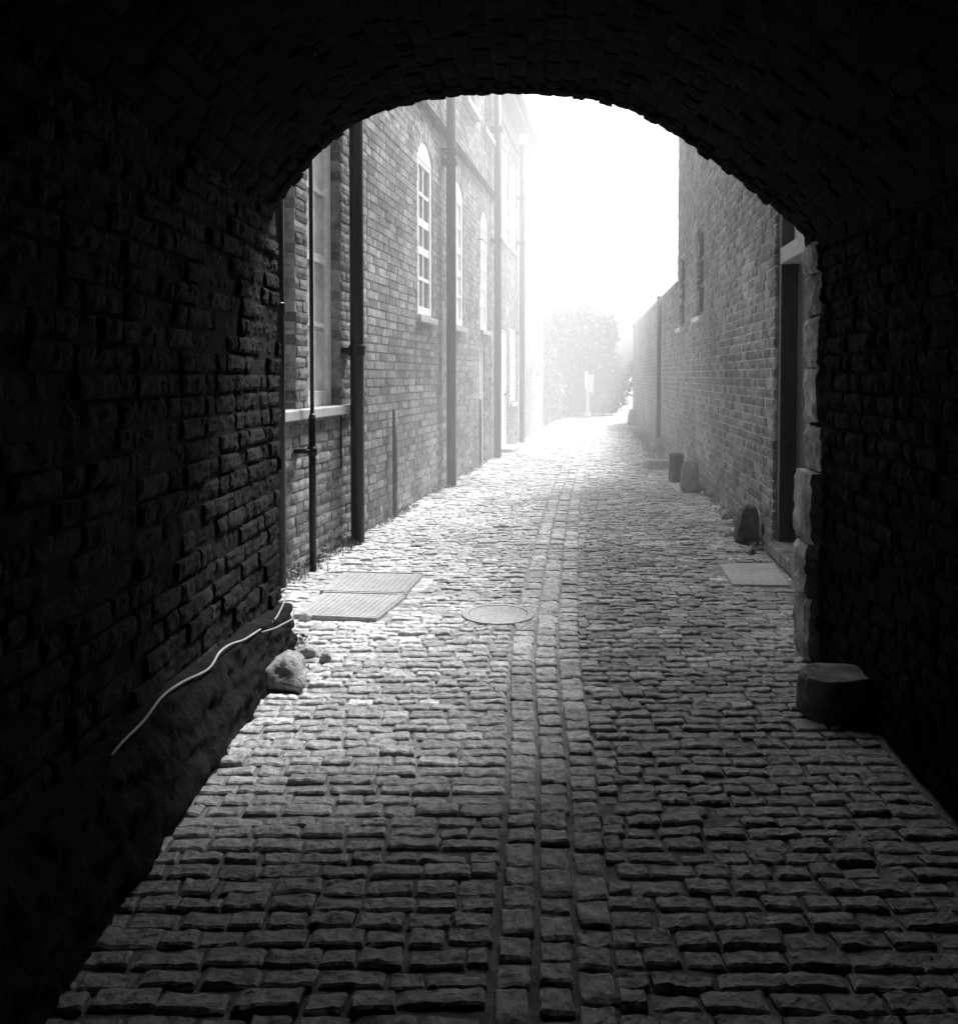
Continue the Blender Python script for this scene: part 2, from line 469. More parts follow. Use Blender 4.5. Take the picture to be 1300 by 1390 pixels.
p = downpipe(bB, LW, s(17.02), .01, 5.95, .052, n=.10, collars=(2.2, 4.0, 4.9), label='farthest downpipe, with a white hopper under the eaves')
h_ = MB()
h_.box(lambda a, b, c: LW(s(17.02) + a * (.7 + .3 * b), 5.93 + .26 * b, .11 + c * (.7 + .3 * b)), -.13, .13, 0, 1, -.1, .1, bev=0)
h_.build('hopper', M['white'], p)

# --- lower building past it
bC = thing('brick_outbuilding', 'lower pale hazy brick building at the far end of the left side', 'building', LW(s(20), 0, 0))
C0, C1, CT = B1 + .01, s(22.1), 5.05
H1 = (s(20.6), s(21.5), 1.5, 2.5)
mb = MB(); brickwork(mb, LW, C0, C1, 0, CT, [H1], nx=2, ny=1)
mo = MB(); backing(mo, LW, C0, C1, -.1, CT, [H1])
mo.face([LW(C1, -.1, -.012), LW(C1, CT, -.012), LW(C1, CT, -4), LW(C1, -.1, -4)])
wl = mb.build('wall', M['brick'], bC); mo.build('mortar', M['mortar'], wl)
sash_window(bC, LW, *H1, -.06, 1, 3, pm='pane_white')
cp = MB(); cp.box(LW, C0, C1 + .04, CT + .002, CT + .07, -.3, .05, bev=.01); cp.build('coping', M['sill'], bC)

# =================================================================== RIGHT SIDE
r = RW.sY
bR = thing('brick_building', 'tall brick building on the right with a dark doorway beside the archway', 'building', RW(r(9), 0, 0))
R0, R1_, RT = r(4.16), r(13.06), 5.9
DR = (r(5.38), r(6.46), 0.0, 2.95)
N1 = (r(10.25), r(10.85), 2.08, 3.2); N2 = (r(12.2), r(12.75), 2.05, 3.1)
hR = [DR, N1, N2]
mb = MB()
brickwork(mb, RW, R0, r(8.6), 0, 4.2, hR, nx=4, ny=2, amp=.004, edge=.004, jit=.004)
brickwork(mb, RW, r(8.6) + .012, R1_, 0, 4.2, hR, nx=3, ny=1)
brickwork(mb, RW, r(6), R1_, 4.2, RT, hR, nx=2, ny=1)
mo = MB(); backing(mo, RW, R0, R1_, -.1, RT, hR)
mo.face([RW(R1_, -.1, -.012), RW(R1_, RT, -.012), RW(R1_, RT, -5), RW(R1_, -.1, -5)])
wl = mb.build('wall', M['brick_right'], bR); mo.build('mortar', M['mortar_pale'], wl)
for w, lab in ((N1, 'narrow dark window with a white sill, nearer'), (N2, 'narrow dark window with a white sill, by the corner')):
    sash_window(bR, RW, w[0], w[1], w[2], w[3], -.035, 1, 2, pm='glass', fm='iron_old', label=lab, sill_m='white', sill_h=.06, sill_out=.06, sill_ext=.03)
cp = MB(); cp.box(RW, R0, R1_ + .05, RT + .002, RT + .1, -.35, .06, bev=.01); cp.build('coping', M['sill'], bR)
# doorway
d = MB()
d.box(RW, DR[0] + .11, DR[1] - .11, .12, 2.17, -.19, -.145, bev=.003)
dr = d.build('door', M['door_paint'], bR); dr['label'] = 'plain dark door set back in the wall'
f_ = MB()
f_.box(RW, DR[1] - .11, DR[1], .10, DR[3], -.2, -.03, bev=.004); f_.box(RW, DR[0], DR[0] + .11, .10, DR[3], -.2, -.03, bev=.004)
f_.box(RW, DR[1] - .125, DR[1] - .11, .10, 2.17, -.2, -.125)
f_.build('door_frame', M['iron_old'], dr)
t_ = MB(); t_.box(RW, DR[0] + .11, DR[1] - .11, 2.18, 2.30, -.2, -.02, bev=.005); tr_ = t_.build('transom_bar', M['sill'], dr)
t_ = MB()
for k in range(9):
    x = DR[0] + .13 + k * (DR[1] - DR[0] - .26) / 8
    t_.box(RW, x - .012, x + .012, 2.32, DR[3], -.14, -.12)
t_.build('fanlight_bars', M['white'], dr)
t_ = MB(); t_.face([RW(DR[0] + .11, 2.30, -.16), RW(DR[1] - .11, 2.30, -.16), RW(DR[1] - .11, DR[3], -.16), RW(DR[0] + .11, DR[3], -.16)]); t_.build('fanlight', M['grey_paint'], dr)
k_ = MB(); k_.tube([RW(DR[0] + .2, 1.05, -.145), RW(DR[0] + .2, 1.05, -.09)], .022, 10); k_.build('handle', M['sill'], dr)
s_ = MB(); s_.box(RW, DR[0] - .05, DR[1] + .0, 0, .098, -.22, .05, bev=.012); s_.build('doorstep', M['stone'], bR)

# --- lower yard wall beyond
wR = thing('yard_wall', 'long low brick wall on the right running into the haze', 'wall', RW(r(18), 0, 0))
Q0, Q1, QT = R1_ + .01, r(24.5), 2.70
mb = MB(); brickwork(mb, RW, Q0, Q1, 0, QT, [], nx=2, ny=1)
mo = MB(); backing(mo, RW, Q0, Q1, -.1, QT, [])
mo.face([RW(Q1, -.1, -.012), RW(Q1, QT, -.012), RW(Q1, QT, -.25), RW(Q1, -.1, -.25)])
mo.face([RW(Q0, -.1, -.25), RW(Q1, -.1, -.25), RW(Q1, QT, -.25), RW(Q0, QT, -.25)])
wl = mb.build('brick_face', M['brick_right'], wR); mo.build('mortar', M['mortar_pale'], wl)
cp = MB(); x = Q0
while x < Q1:
    cp.box(RW, x, x + .068, QT + .002, QT + .1, -.24, .012, rng.random(), bev=.006); x += .078
cp.build('coping', M['brick_right'], wR)
pp = thing('iron_post', 'thin dark pipe on a pale concrete foot against the yard wall', 'pipe', RW(r(15.0), 0, .1))
q = MB(); q.tube([RW(r(15.0), .25, .1), RW(r(15.0), 2.75, .1)], .038, 14); q.build('pipe', M['iron_old'], pp, smooth=True)
q = MB(); q.box(RW, r(15.0) - .06, r(15.0) + .06, 0, .25, .02, .17, bev=.012); q.build('foot', M['sill'], pp)

# =================================================================== ARCHWAY (the passage the camera stands in)
MOUTH = 4.15; BACK = -2.6
DRIFT_L, DRIFT_R = .038, .10
prof0 = [(-.985, 2.10), (-.965, 2.19), (-.848, 2.37), (-.648, 2.56), (-.433, 2.665), (-.18, 2.722), (.108, 2.74), (.468, 2.722), (.722, 2.664), (.956, 2.54),
        (1.118, 2.428), (1.298, 2.285), (1.443, 2.155), (1.568, 2.03), (1.60, 1.93)]
prof = [(a, b - .035 * min(1, max(0, (b - 2.0) / .4))) for a, b in prof0]
def catmull(P, m):
    out = []
    for i in range(len(P) - 1):
        p0 = P[max(i - 1, 0)]; p1 = P[i]; p2 = P[i + 1]; p3 = P[min(i + 2, len(P) - 1)]
        for k in range(m):
            t = k / m
            out.append(tuple(.5 * (2 * b + (c - a) * t + (2 * a - 5 * b + 4 * c - d) * t * t + (-a + 3 * b - 3 * c + d) * t ** 3)
                             for a, b, c, d in zip(p0, p1, p2, p3)))
    out.append(P[-1]); return out
pf = catmull(prof, 6)
arc = [0.0]
for a, b in zip(pf, pf[1:]): arc.append(arc[-1] + math.hypot(b[0] - a[0], b[1] - a[1]))
def vault(a, y, n):
    """a along the arch from left to right, y along the passage, n down into it"""
    a = min(max(a, 0), arc[-1] - 1e-6)
    i = 0
    while arc[i + 1] < a: i += 1
    k = (a - arc[i]) / (arc[i + 1] - arc[i])
    x = pf[i][0] + (pf[i + 1][0] - pf[i][0]) * k; z = pf[i][1] + (pf[i + 1][1] - pf[i][1]) * k
    j0 = max(i - 3, 0); j1 = min(i + 4, len(pf) - 1)
    dx = pf[j1][0] - pf[j0][0]; dz = pf[j1][1] - pf[j0][1]; L = math.hypot(dx, dz)
    w = (x + .985) / 2.585
    return Vector((x + dz / L * n + (y - MOUTH) * (DRIFT_L * (1 - w) + DRIFT_R * w), y, z - dx / L * n))
def tl(sy, t, n): return Vector((-.975 + n + DRIFT_L * (sy - MOUTH), sy, t))
def trr(sy, t, n): return Vector((1.60 - n + DRIFT_R * (sy - MOUTH), sy, t))

aw = thing('brick_archway', 'dark sooty vaulted brick archway framing the lane', 'archway', (.3, MOUTH, 0))
mb = MB()
brickwork(mb, tl, 1.2, MOUTH, .0, 2.14, nx=10, ny=5, amp=.009, edge=.004, jit=.011, depth=.12, joint=.016, course=.08, skip=.012)
brickwork(mb, tl, BACK, 1.19, .0, 2.14, nx=3, ny=2, amp=.008, edge=.006, jit=.01, depth=.12, joint=.014, course=.08)
mo = MB(); backing(mo, tl, BACK, MOUTH - .02, -.1, 2.2, n=-.011)
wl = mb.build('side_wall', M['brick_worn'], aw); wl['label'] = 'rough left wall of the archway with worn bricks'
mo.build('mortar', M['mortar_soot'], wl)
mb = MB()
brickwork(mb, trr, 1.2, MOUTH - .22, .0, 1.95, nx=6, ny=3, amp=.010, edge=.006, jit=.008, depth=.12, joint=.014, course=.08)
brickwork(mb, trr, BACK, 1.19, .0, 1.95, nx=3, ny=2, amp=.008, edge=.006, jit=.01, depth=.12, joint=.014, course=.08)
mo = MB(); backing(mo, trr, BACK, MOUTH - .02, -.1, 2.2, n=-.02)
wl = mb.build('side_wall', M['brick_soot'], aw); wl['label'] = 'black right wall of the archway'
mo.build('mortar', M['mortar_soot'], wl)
# vault
mb = MB()
flip = lambda y, a, n: vault(a, y, n)
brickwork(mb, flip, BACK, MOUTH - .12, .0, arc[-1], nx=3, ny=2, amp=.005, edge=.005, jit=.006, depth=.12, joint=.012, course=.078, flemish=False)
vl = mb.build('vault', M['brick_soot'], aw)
mo = MB(); K = 60
for k in range(K):
    a0 = arc[-1] * k / K; a1 = arc[-1] * (k + 1) / K
    mo.face([vault(a0, BACK, -.016), vault(a1, BACK, -.016), vault(a1, MOUTH - .03, -.016), vault(a0, MOUTH - .03, -.016)])
mo.build('mortar', M['mortar_soot'], vl)
# ring of ragged voussoirs at the mouth
mb = MB(); a = .05
while a < arc[-1] - .02:
    w = .068 * rng.uniform(.85, 1.15)
    n = rng.uniform(-.004, .005); y1 = MOUTH + rng.uniform(-.03, .02)
    rough_panel(mb, flip, MOUTH - .115, y1, a, min(a + w, arc[-1]), n, .24, 6, 5, .008, rng.random(), rng.uniform(0, 50), .004)
    a += w + rng.uniform(.002, .008)
mo = MB()
for k in range(K):
    a0 = arc[-1] * k / K; a1 = arc[-1] * (k + 1) / K
    mo.face([vault(a0, MOUTH - .13, -.005), vault(a1, MOUTH - .13, -.005), vault(a1, MOUTH - .02, -.005), vault(a0, MOUTH - .02, -.005)])
mo.build('mortar', M['mortar_soot'], vl)
mb.build('arch_ring', M['brick_soot'], aw)
# outer face over the arch, with the flanking masonry
mb = MB()
for k in range(K):
    a0 = arc[-1] * k / K; a1 = arc[-1] * (k + 1) / K
    p0 = vault(a0, MOUTH - .03, -.02); p1 = vault(a1, MOUTH - .03, -.02)
    mb.face([p0, p1, Vector((p1.x, p1.y, 7.0)), Vector((p0.x, p0.y, 7.0))])
for (xa, xb, z0) in ((-7.0, -.99, -.1), (1.61, 8.0, -.1)):
    mb.face([Vector((xa, MOUTH - .03, z0)), Vector((xb, MOUTH - .03, z0)), Vector((xb, MOUTH - .03, 7)), Vector((xa, MOUTH - .03, 7))])
mb.face([Vector((-7, MOUTH - .03, 7)), Vector((8, MOUTH - .03, 7)), Vector((8, BACK, 7)), Vector((-7, BACK, 7))])
mb.build('outer_wall', M['brick'], aw)
mb = MB()
mb.face([Vector((-1.6, BACK, -.1)), Vector((1.6, BACK, -.1)), Vector((1.6, BACK, 3)), Vector((-1.6, BACK, 3))])
mb.build('light_stop_wall', M['mortar_soot'], aw)  # added unseen wall behind the camera, keeps light out of the passage
# pale jamb stones on the right of the mouth
z = .0; k = 0
hs = [.30, .26, .34, .22, .27, .24, .2, .16]
for h in hs:
    mb = MB()
    o_ = rng.uniform(-.012, .016) + (.03 if k < 3 else 0.0)
    y0 = MOUTH - .20 + rng.uniform(-.05, .03)
    rough_panel(mb, trr, y0, MOUTH + rng.uniform(.0, .04), z + .006, z + h - .006, .012 + o_, .3, 7, 9, .016, rng.random() * .8 + (.2 if k in (2, 4) else 0), rng.uniform(0, 50), .012)
    mb.build('jamb_stone', M['stone_pale'], aw)
    z += h; k += 1
# rendered plinth bulging at the foot of the left wall
mb = MB(); NX, NY = 170, 26
vs = []; fs = []
for i in range(NX + 1):
    y = 1.2 + (MOUTH + .02 - 1.2) * i / NX
    for j in range(NY + 1):
        b = j / NY
        top = .345 - .07 * max(y - 2.6, 0) + .02 * nz((y, 0, 0), 3.2)
        base_n = -.905 - (-.975 + DRIFT_L * (y - MOUTH))
        n = base_n + (.045 - base_n) * b ** 1.5 + .02 * nz((y, b, 0), 5) + .016 * nz((y, b * .4, 3), 14) + .009 * nz((y, b * .4, 7), 34)
        if j == NY: n = -.02
        if i == NX: n -= .05
        vs.append(tl(y, b * top, n))
for i in range(NX):
    for j in range(NY):
        q = i * (NY + 1) + j
        fs.append((q, q + NY + 1, q + NY + 2, q + 1))
mb.mesh(vs, fs)
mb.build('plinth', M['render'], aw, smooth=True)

# white cable clipped along the plinth
cb = thing('cable', 'pale loose cable sagging along the foot of the left archway wall', 'cable', tl(3.4, .5, .07))
pts = [(2.25, .325), (2.33, .333), (2.47, .33), (2.62, .347), (2.77, .338), (2.99, .305), (3.12, .322), (3.26, .307), (3.42, .275), (3.58, .262), (3.84, .232), (3.98, .245), (4.1, .29)]
P = [tl(y, t, .050 + .006 * math.sin(y * 9)) for y, t in pts]
C3 = catmull([tuple(p) for p in P], 5)
q = MB(); q.tube([Vector(p) for p in C3], .0045, 8); q.build('cable_run', M['cable'], cb, smooth=True)
q = MB(); q.tube([tl(3.56, .262, .078), tl(3.75, .225, .085), tl(4.0, .19, .09), tl(4.14, .2, .07)], .004, 8); q.build('cable_branch', M['cable'], cb, smooth=True)

# =================================================================== GROUND
centre = [(0.5, .05), (2.15, .195), (3.0, .26), (4.35, .346), (6.75, .62), (9.2, .93), (11.9, 1.32), (16, 1.93), (22.2, 2.9), (27, 3.75), (34, 5.1), (60, 11)]
cpts = catmull(centre, 8)
def interp(P, y):
    for (a, b), (c, d) in zip(P, P[1:]):
        if a <= y <= c: return b + (d - b) * (y - a) / (c - a)
    return P[0][1] if y < P[0][0] else P[-1][1]
def cen(y): return interp(cpts, y)
def xl(y):
    return (-.985 + DRIFT_L * (y - MOUTH)) if y < MOUTH else (-2.30 + .18 * y if y < 22.5 else 1.75 + .10 * (y - 22.5))
def xr(y):
    return (1.60 + DRIFT_R * (y - MOUTH)) if y < MOUTH else (1.45 + .122 * y)
def gz(x, y):       # gentle unevenness and a slight dish to the middle gutter
    return .006 * nz((x, y, 0), .8) + .005 * nz((x, y, 5), 2.6)

g = MB()
g.face([Vector((-400, -60, -.06)), Vector((400, -60, -.06)), Vector((400, 900, -.06)), Vector((-400, 900, -.06))])
tag(g.build('ground', M['ground']), kind='structure')
g = MB()
ys = [22 + k for k in range(0, 60)]
for y in ys:
    a = 1.6 + (y - 22) * .11; b = 5.2 + (y - 22) * .34
    a2 = 1.6 + (y - 21) * .11; b2 = 5.2 + (y - 21) * .34
    g.face([Vector((a, y, -.045)), Vector((b, y, -.045)), Vector((b2, y + 1, -.045)), Vector((a2, y + 1, -.045))])
tag(g.build('road', M['road']), kind='structure')

# covers and slabs sunk in the setts: keep-out boxes (x0, x1, y0, y1)
def inpoly(x, y, P):
    c = False
    for (a, b), (d, e) in zip(P, P[1:] + P[:1]):
        if (b > y) != (e > y) and x < (d - a) * (y - b) / (e - b) + a: c = not c
    return c
def gp(px, py):     # a point on the level ground, from measured directions
    cy = -(py - 544) / F; cx = (px - 650) / F
    dy = math.cos(PITCH) + cy * math.sin(PITCH); dz = cy * math.cos(PITCH) - math.sin(PITCH)
    k = -CAM_H / dz
    return (cx * k, dy * k)
cov_near = [gp(398, 838), gp(511, 843), gp(553, 809), gp(440, 806)]
cov_far = [gp(434, 805), gp(550, 808), gp(574, 781), gp(467, 778)]
door_slab = [gp(994, 794), gp(1072, 795), gp(1050, 765), gp(975, 766)]
mh_c = gp(676, 833); mh_r = .185
def grow(P, k):
    cx = sum(p[0] for p in P) / 4; cy = sum(p[1] for p in P) / 4
    return [(cx + (p[0] - cx) * k, cy + (p[1] - cy) * k) for p in P]
keep = [grow(P, .97) for P in (cov_near, cov_far, door_slab)]
def blocked(x, y):
    if (x - mh_c[0]) ** 2 + (y - mh_c[1]) ** 2 < (mh_r - .02) ** 2: return True
    return any(inpoly(x, y, P) for P in keep)

def painted_shade(x, y):
    """shade painted into the paving tone: under the arch, along its walls and on the wet right side"""
    shade_k = min(max((4.4 - y) / 2.3, 0), 1); shade_k = shade_k * shade_k * (3 - 2 * shade_k)
    d = 1.02 * shade_k + .35 * shade_k * max(0, 1 - min(x - xl(y), xr(y) - x) / .6)
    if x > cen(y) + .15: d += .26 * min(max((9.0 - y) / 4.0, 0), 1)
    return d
# bed the setts sit in
g = MB(); vs = []; fs = []
NYB, NXB = 520, 60
for j in range(NYB + 1):
    y = .3 + (j / NYB) ** 1.25 * 26.5
    for i in range(NXB + 1):
        x = xl(y) - .12 + (xr(y) - xl(y) + .24) * i / NXB
        vs.append(Vector((x, y, gz(x, y) - .0115 + .004 * nz((x, y, 0), 14) + .003 * nz((x, y, 4), 45))))
for j in range(NYB):
    for i in range(NXB):
        q = j * (NXB + 1) + i
        fs.append((q, q + 1, q + NXB + 2, q + NXB + 1))
g.mesh(vs, fs)
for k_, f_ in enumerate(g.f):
    p_ = g.v[f_[0]]; g.t[k_] = max(.5 - painted_shade(p_.x, p_.y) - .0, -.54)
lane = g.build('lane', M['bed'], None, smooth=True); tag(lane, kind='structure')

def sett(mb, x0, x1, y0, y1, yfn, tone, near):
    cx = (x0 + x1) / 2; cy = (y0 + y1) / 2
    if blocked(cx, cy): return
    tone = max(tone - painted_shade(cx, cy), -.535)  # shade painted into the sett tone
    h = rng.gauss(0, .0035); tx = rng.gauss(0, .035); ty = rng.gauss(0, .045)
    if any(blocked(q_, w_) for q_ in (x0 - .05, cx, x1 + .05) for w_ in (y0 - .04, cy, y1 + .04)): h = -.006; tx = ty = 0
    def fn(a, b, c):
        return Vector((a, b, c + gz(cx, cy) + h + (a - cx) * tx + (b - cy) * ty))
    if near == 0:   rough_panel(mb, fn, x0, x1, y0, y1, 0, .04, 15, 9, .0056, tone, rng.uniform(0, 90), .0050)
    elif near == 1: rough_panel(mb, fn, x0, x1, y0, y1, 0, .04, 5, 4, .006, tone, rng.uniform(0, 90), .0045)
    else:           rough_panel(mb, fn, x0, x1, y0, y1, 0, .035, 2, 2, .004, tone, rng.uniform(0, 90), .004)
mb = MB()
y = .9
def half_strip(y): return .14 + .035 * min(max((y - 2) / 2.4, 0), 1)
while y < 26.0:
    pitch = .066 * rng.uniform(.9, 1.12) * (1.0 if y < 12 else 1.12)
    near = 0 if y < 4.6 else (1 if y < 10 else 2)
    hs_ = half_strip(y); c = cen(y)
    for (xa, xb) in ((xl(y) + .01, c - hs_ - .000), (c + hs_ + .000, xr(y) - .01)):
        x = xa - rng.uniform(0, .1)
        wob = rng.uniform(0, 60)
        while x < xb:
            w = rng.uniform(.085, .165)
            a = max(x, xa); b = min(x + w, xb)
            if xb - b < .05: b = xb
            gap = rng.uniform(.004, .014)
            if b - a > .045:
                yo = .010 * nz((x, y, wob), 3.5) + rng.uniform(-.004, .004)
                g2 = rng.uniform(.008, .020)
                tone = rng.gauss(.5, .2)
                if rng.random() < .03: tone += .6
                sett(mb, a, b - gap, y + yo, y + pitch - g2 + yo, None, tone, near)
            x = b + .0001
            if b >= xb: break
    y += pitch
# the three columns of setts down the middle, between mortar channels
for k in range(3):
    y = .9 + rng.uniform(0, .05)
    while y < 26:
        L = rng.uniform(.07, .125)
        near = 0 if y < 4.6 else (1 if y < 10 else 2)
        ym = y + L / 2
        hs_ = half_strip(ym); c = cen(ym); w = 2 * hs_ / 3
        a = c - hs_ + k * w + .008; b = a + w - .016
        sett(mb, a, b, y, y + L - rng.uniform(.006, .014), None, rng.gauss(.52, .2), near)
        y += L
setts = mb.build('setts', M['sett'], lane, smooth=False)

# inspection covers
def cover(P, name, label, z, h, m, parent=None, lip=.02):
    mb = MB()
    Q = [Vector((p[0], p[1], z)) for p in P]
    cx = sum(q.x for q in Q) / 4; cy = sum(q.y for q in Q) / 4
    def bil(a, b, c):
        p = (Q[0] * (1 - a) + Q[1] * a) * (1 - b) + (Q[3] * (1 - a) + Q[2] * a) * b
        return Vector((p.x, p.y, z + c))
    mb.box(bil, 0, 1, 0, 1, -.05, h, bev=.004)
    return mb, bil
ic = thing('inspection_cover', 'pale pair of flat rectangular access cover panels beside the left wall', 'access cover', (cov_near[0][0], cov_near[0][1], 0))
for P in (cov_near, cov_far):
    mb, bil = cover(P, '', '', 0, .012, None)
    o = mb.build('cover_panel', M['concrete'], ic)
    rb = MB()
    for k in range(1, 14):
        a = .04 + .90 * k / 14
        rb.box(bil, a - .012, a + .012, .06, .94, .0122, .0155)
    for (a0, a1, b0, b1) in ((.0, 1.0, .0, .035), (.0, 1.0, .965, 1.0), (.9, .97, .05, .95)):
        rb.box(bil, a0, a1, b0, b1, .0121, .0175)
    rb.build('ribs', M['concrete'], o)
mh = thing('manhole_cover', 'small round pale manhole cover beside the middle strip of setts', 'manhole cover', (mh_c[0], mh_c[1], 0))
q = MB(); q.tube([Vector((mh_c[0], mh_c[1], -.05)), Vector((mh_c[0], mh_c[1], .001))], mh_r - .02, 36); lid = q.build('lid', M['cover'], mh)
q = MB()
K = 40
for k in range(K):
    a = 2 * math.pi * k / K; b = 2 * math.pi * (k + 1) / K
    pr = lambda an, rr, zz: Vector((mh_c[0] + rr * math.cos(an), mh_c[1] + rr * math.sin(an), zz))
    q.mesh([pr(a, mh_r - .016, .003), pr(b, mh_r - .016, .003), pr(b, mh_r + .02, .003), pr(a, mh_r + .02, .003), pr(a, mh_r - .016, -.05), pr(b, mh_r - .016, -.05), pr(b, mh_r + .02, -.05), pr(a, mh_r + .02, -.05)],
           [(0, 1, 2, 3), (0, 4, 5, 1), (3, 2, 6, 7)])
q.build('rim', M['cover'], mh)
mb, _b = cover(door_slab, '', '', 0, .005, None)
tag(mb.build('paving_slab', M['paving']), 'smooth pale paving slab in front of the dark doorway', 'paving slab')

# =================================================================== STONES
def stone(name, label, cx, cy, sx, sy, sz, m, seed, power=3.0, top=1.0, lean=(0, 0), amp=.10, rot=0, z0=-.03, group=None, cut=None, facets=6):
    """a weathered block: rounded box with lumps; top = width of the top relative to the foot"""
    mb = MB(); vs = []; fs = []
    rr_ = random.Random(seed)
    planes = [(Vector((rr_.gauss(0, 1), rr_.gauss(0, 1), rr_.gauss(0, .8))).normalized(), rr_.uniform(.78, 1.05)) for _ in range(facets)]
    U, V_ = 48, 30
    for j in range(V_ + 1):
        ph = -math.pi / 2 + math.pi * j / V_
        for i in range(U):
            th = 2 * math.pi * i / U
            d = Vector((math.cos(ph) * math.cos(th), math.cos(ph) * math.sin(th), math.sin(ph)))
            k = (abs(d.x) ** power + abs(d.y) ** power + abs(d.z) ** power) ** (-1 / power)
            p = d * k
            k2 = 1 + amp * nz(p, 1.3, seed) + amp * .5 * nz(p, 3.5, seed) + amp * .2 * nz(p, 9, seed)
            p = p * k2
            for (pn, pd) in planes:
                ov = p.dot(pn) - pd
                if ov > 0: p = p - pn * ov * .92
            if cut: p.z = min(p.z, cut + .05 * nz(p, 2.5, seed + 3))
            hgt = (p.z + 1) / 2
            w = 1 + (top - 1) * hgt
            x = p.x * sx / 2 * w + lean[0] * hgt; yv = p.y * sy / 2 * w + lean[1] * hgt
            c, s2 = math.cos(rot), math.sin(rot)
            vs.append(Vector((cx + x * c - yv * s2, cy + x * s2 + yv * c, z0 + hgt * (sz - z0))))
    for j in range(V_):
        for i in range(U):
            i2 = (i + 1) % U
            fs.append((j * U + i, j * U + i2, (j + 1) * U + i2, (j + 1) * U + i))
    mb.mesh(vs, fs)
    o = mb.build(name, M[m], None, smooth=True)
    tag(o, label, 'stone', group)
    return o
GR = 'guard stones along the right wall'
x, y = gp(1013, 740); stone('guard_stone', 'rough upright boulder leaning on the right wall beside the doorway', x + .02, y + .09, .19, .2, .30, 'stone_dark', 3, 4, .72, (.03, .02), .12, group=GR)
x, y = gp(936, 668); stone('guard_stone', 'round-topped upright stone like a small headstone against the right wall', x, y + .06, .21, .12, .36, 'stone_pale', 8, 3.2, .95, (.02, 0), .04, group=GR, facets=0)
x, y = gp(919, 654); stone('guard_stone', 'square-topped upright stone just behind the round-topped one', x, y + .07, .17, .14, .36, 'stone_dark', 5, 9, 1.0, (0, 0), .03, group=GR, facets=1)
x, y = gp(894, 637); stone('kerb_block', 'low flat rectangular stone block lying by the right wall', x, y + .14, .36, .28, .13, 'sill', 14, 10, .98, (0, 0), .03, facets=1)
x, y = gp(857, 578); stone('guard_stone', 'small far stone at the foot of the yard wall end', x + .05, y + .1, .30, .25, .45, 'stone', 17, 4, .8, (0, 0), .08, group=GR)
x, y = gp(390, 944); stone('boulder', 'pale-topped boulder at the foot of the left archway wall', x - .04, y + .12, .21, .26, .13, 'stone', 21, 3.5, .7, (0, .05), .2, facets=10)
x, y = gp(1125, 984); stone('guard_stone', 'flat-topped dark stone at the foot of the right archway wall', x + .05, y + .10, .245, .22, .19, 'stone_dark', 25, 5, 1.15, (.02, 0), .08, group=GR, cut=.8)
# loose rubble by the wall feet
k = 0
for (px, py, sz) in ((437, 757, .05), (413, 842, .05), (418, 892, .06), (441, 898, .04), (998, 712, .05), (990, 728, .05), (1033, 749, .045), (1022, 751, .04), (955, 640, .08), (946, 668, .06), (485, 722, .05), (590, 668, .05)):
    x, y = gp(px, py)
    lab = ['grey pebble at the foot of the thin conduit', 'broken stone beside the near corner of the access cover', 'stone behind the pale-topped boulder', 'dark loose lump on the setts right of the boulder',
           'small rubble piece left of the rough boulder', 'small rubble piece in front of the rough boulder', 'rubble piece by the doorstep', 'rubble piece between boulder and doorstep', 'rubble behind the round-topped stone',
           'rubble beside the round-topped stone', 'white pebble beside the wide downpipe', 'small stone lump at the foot of the left wall before the middle downpipe'][k]
    stone('rubble', lab, x, y + .02, sz * 1.6, sz * 1.2, sz * .8, 'stone_pale' if k % 3 else 'stone', 40 + k, 2.6, .8, (0, 0), .2, z0=-.02, group='loose rubble at the wall feet')
    k += 1

# =================================================================== VEGETATION
def blade(mb, p, h, lean, w, tone):
    q = p + Vector((lean[0] * .5, lean[1] * .5, h * .65)); e = p + Vector((lean[0], lean[1], h))
    sd = Vector((-lean[1], lean[0], 0)); sd = sd.normalized() * w if sd.length > 1e-5 else Vector((w, 0, 0))
    mb.face([p - sd, p + sd, q + sd * .7, q - sd * .7], tone); mb.face([q - sd * .7, q + sd * .7, e], tone)
def leafq(mb, p, size, tone):
    d = Vector((rng.gauss(0, 1), rng.gauss(0, 1), rng.gauss(0, .7))).normalized()
    u = d.orthogonal().normalized(); u.rotate(__import__('mathutils').Quaternion(d, rng.uniform(0, 6.28))); v_ = d.cross(u)
    l = size; w = size * .5
    mb.face([p - u * l, p + v_ * w - u * l * .1, p + u * l, p - v_ * w - u * l * .1], tone)
def weeds(spots, name, label):
    mb = MB()
    for (x, y, n, h, sp) in spots:
        for _ in range(n):
            p = Vector((x + rng.gauss(0, sp), y + rng.gauss(0, sp), gz(x, y) - .015))
            if rng.random() < .6:
                blade(mb, p, h * rng.uniform(.5, 1.2), (rng.gauss(0, h * .4), rng.gauss(0, h * .4)), rng.uniform(.002, .005), rng.random())
            else:
                for _k in range(3): leafq(mb, p + Vector((rng.gauss(0, h * .3), rng.gauss(0, h * .3), rng.uniform(.3, .9) * h)), rng.uniform(.008, .022), rng.random())
    o = mb.build(name, M['weed']); tag(o, label, 'weeds', kind='stuff')
L_ = []
for k in range(70):
    y = 4.3 + (rng.random() ** 1.4) * 9
    if rng.random() < .25: continue
    p = LW(s(y), 0, rng.uniform(.02, .08)); L_.append((p.x, p.y, rng.randint(5, 16), rng.uniform(.03, .09), .03))
for k in range(14):
    p = LW(s(rng.uniform(5.6, 6.9)), 0, rng.uniform(.02, .1)); L_.append((p.x, p.y, 16, .09, .04))
weeds(L_, 'weeds', 'low weeds growing along the foot of the left brick wall')
L_ = []
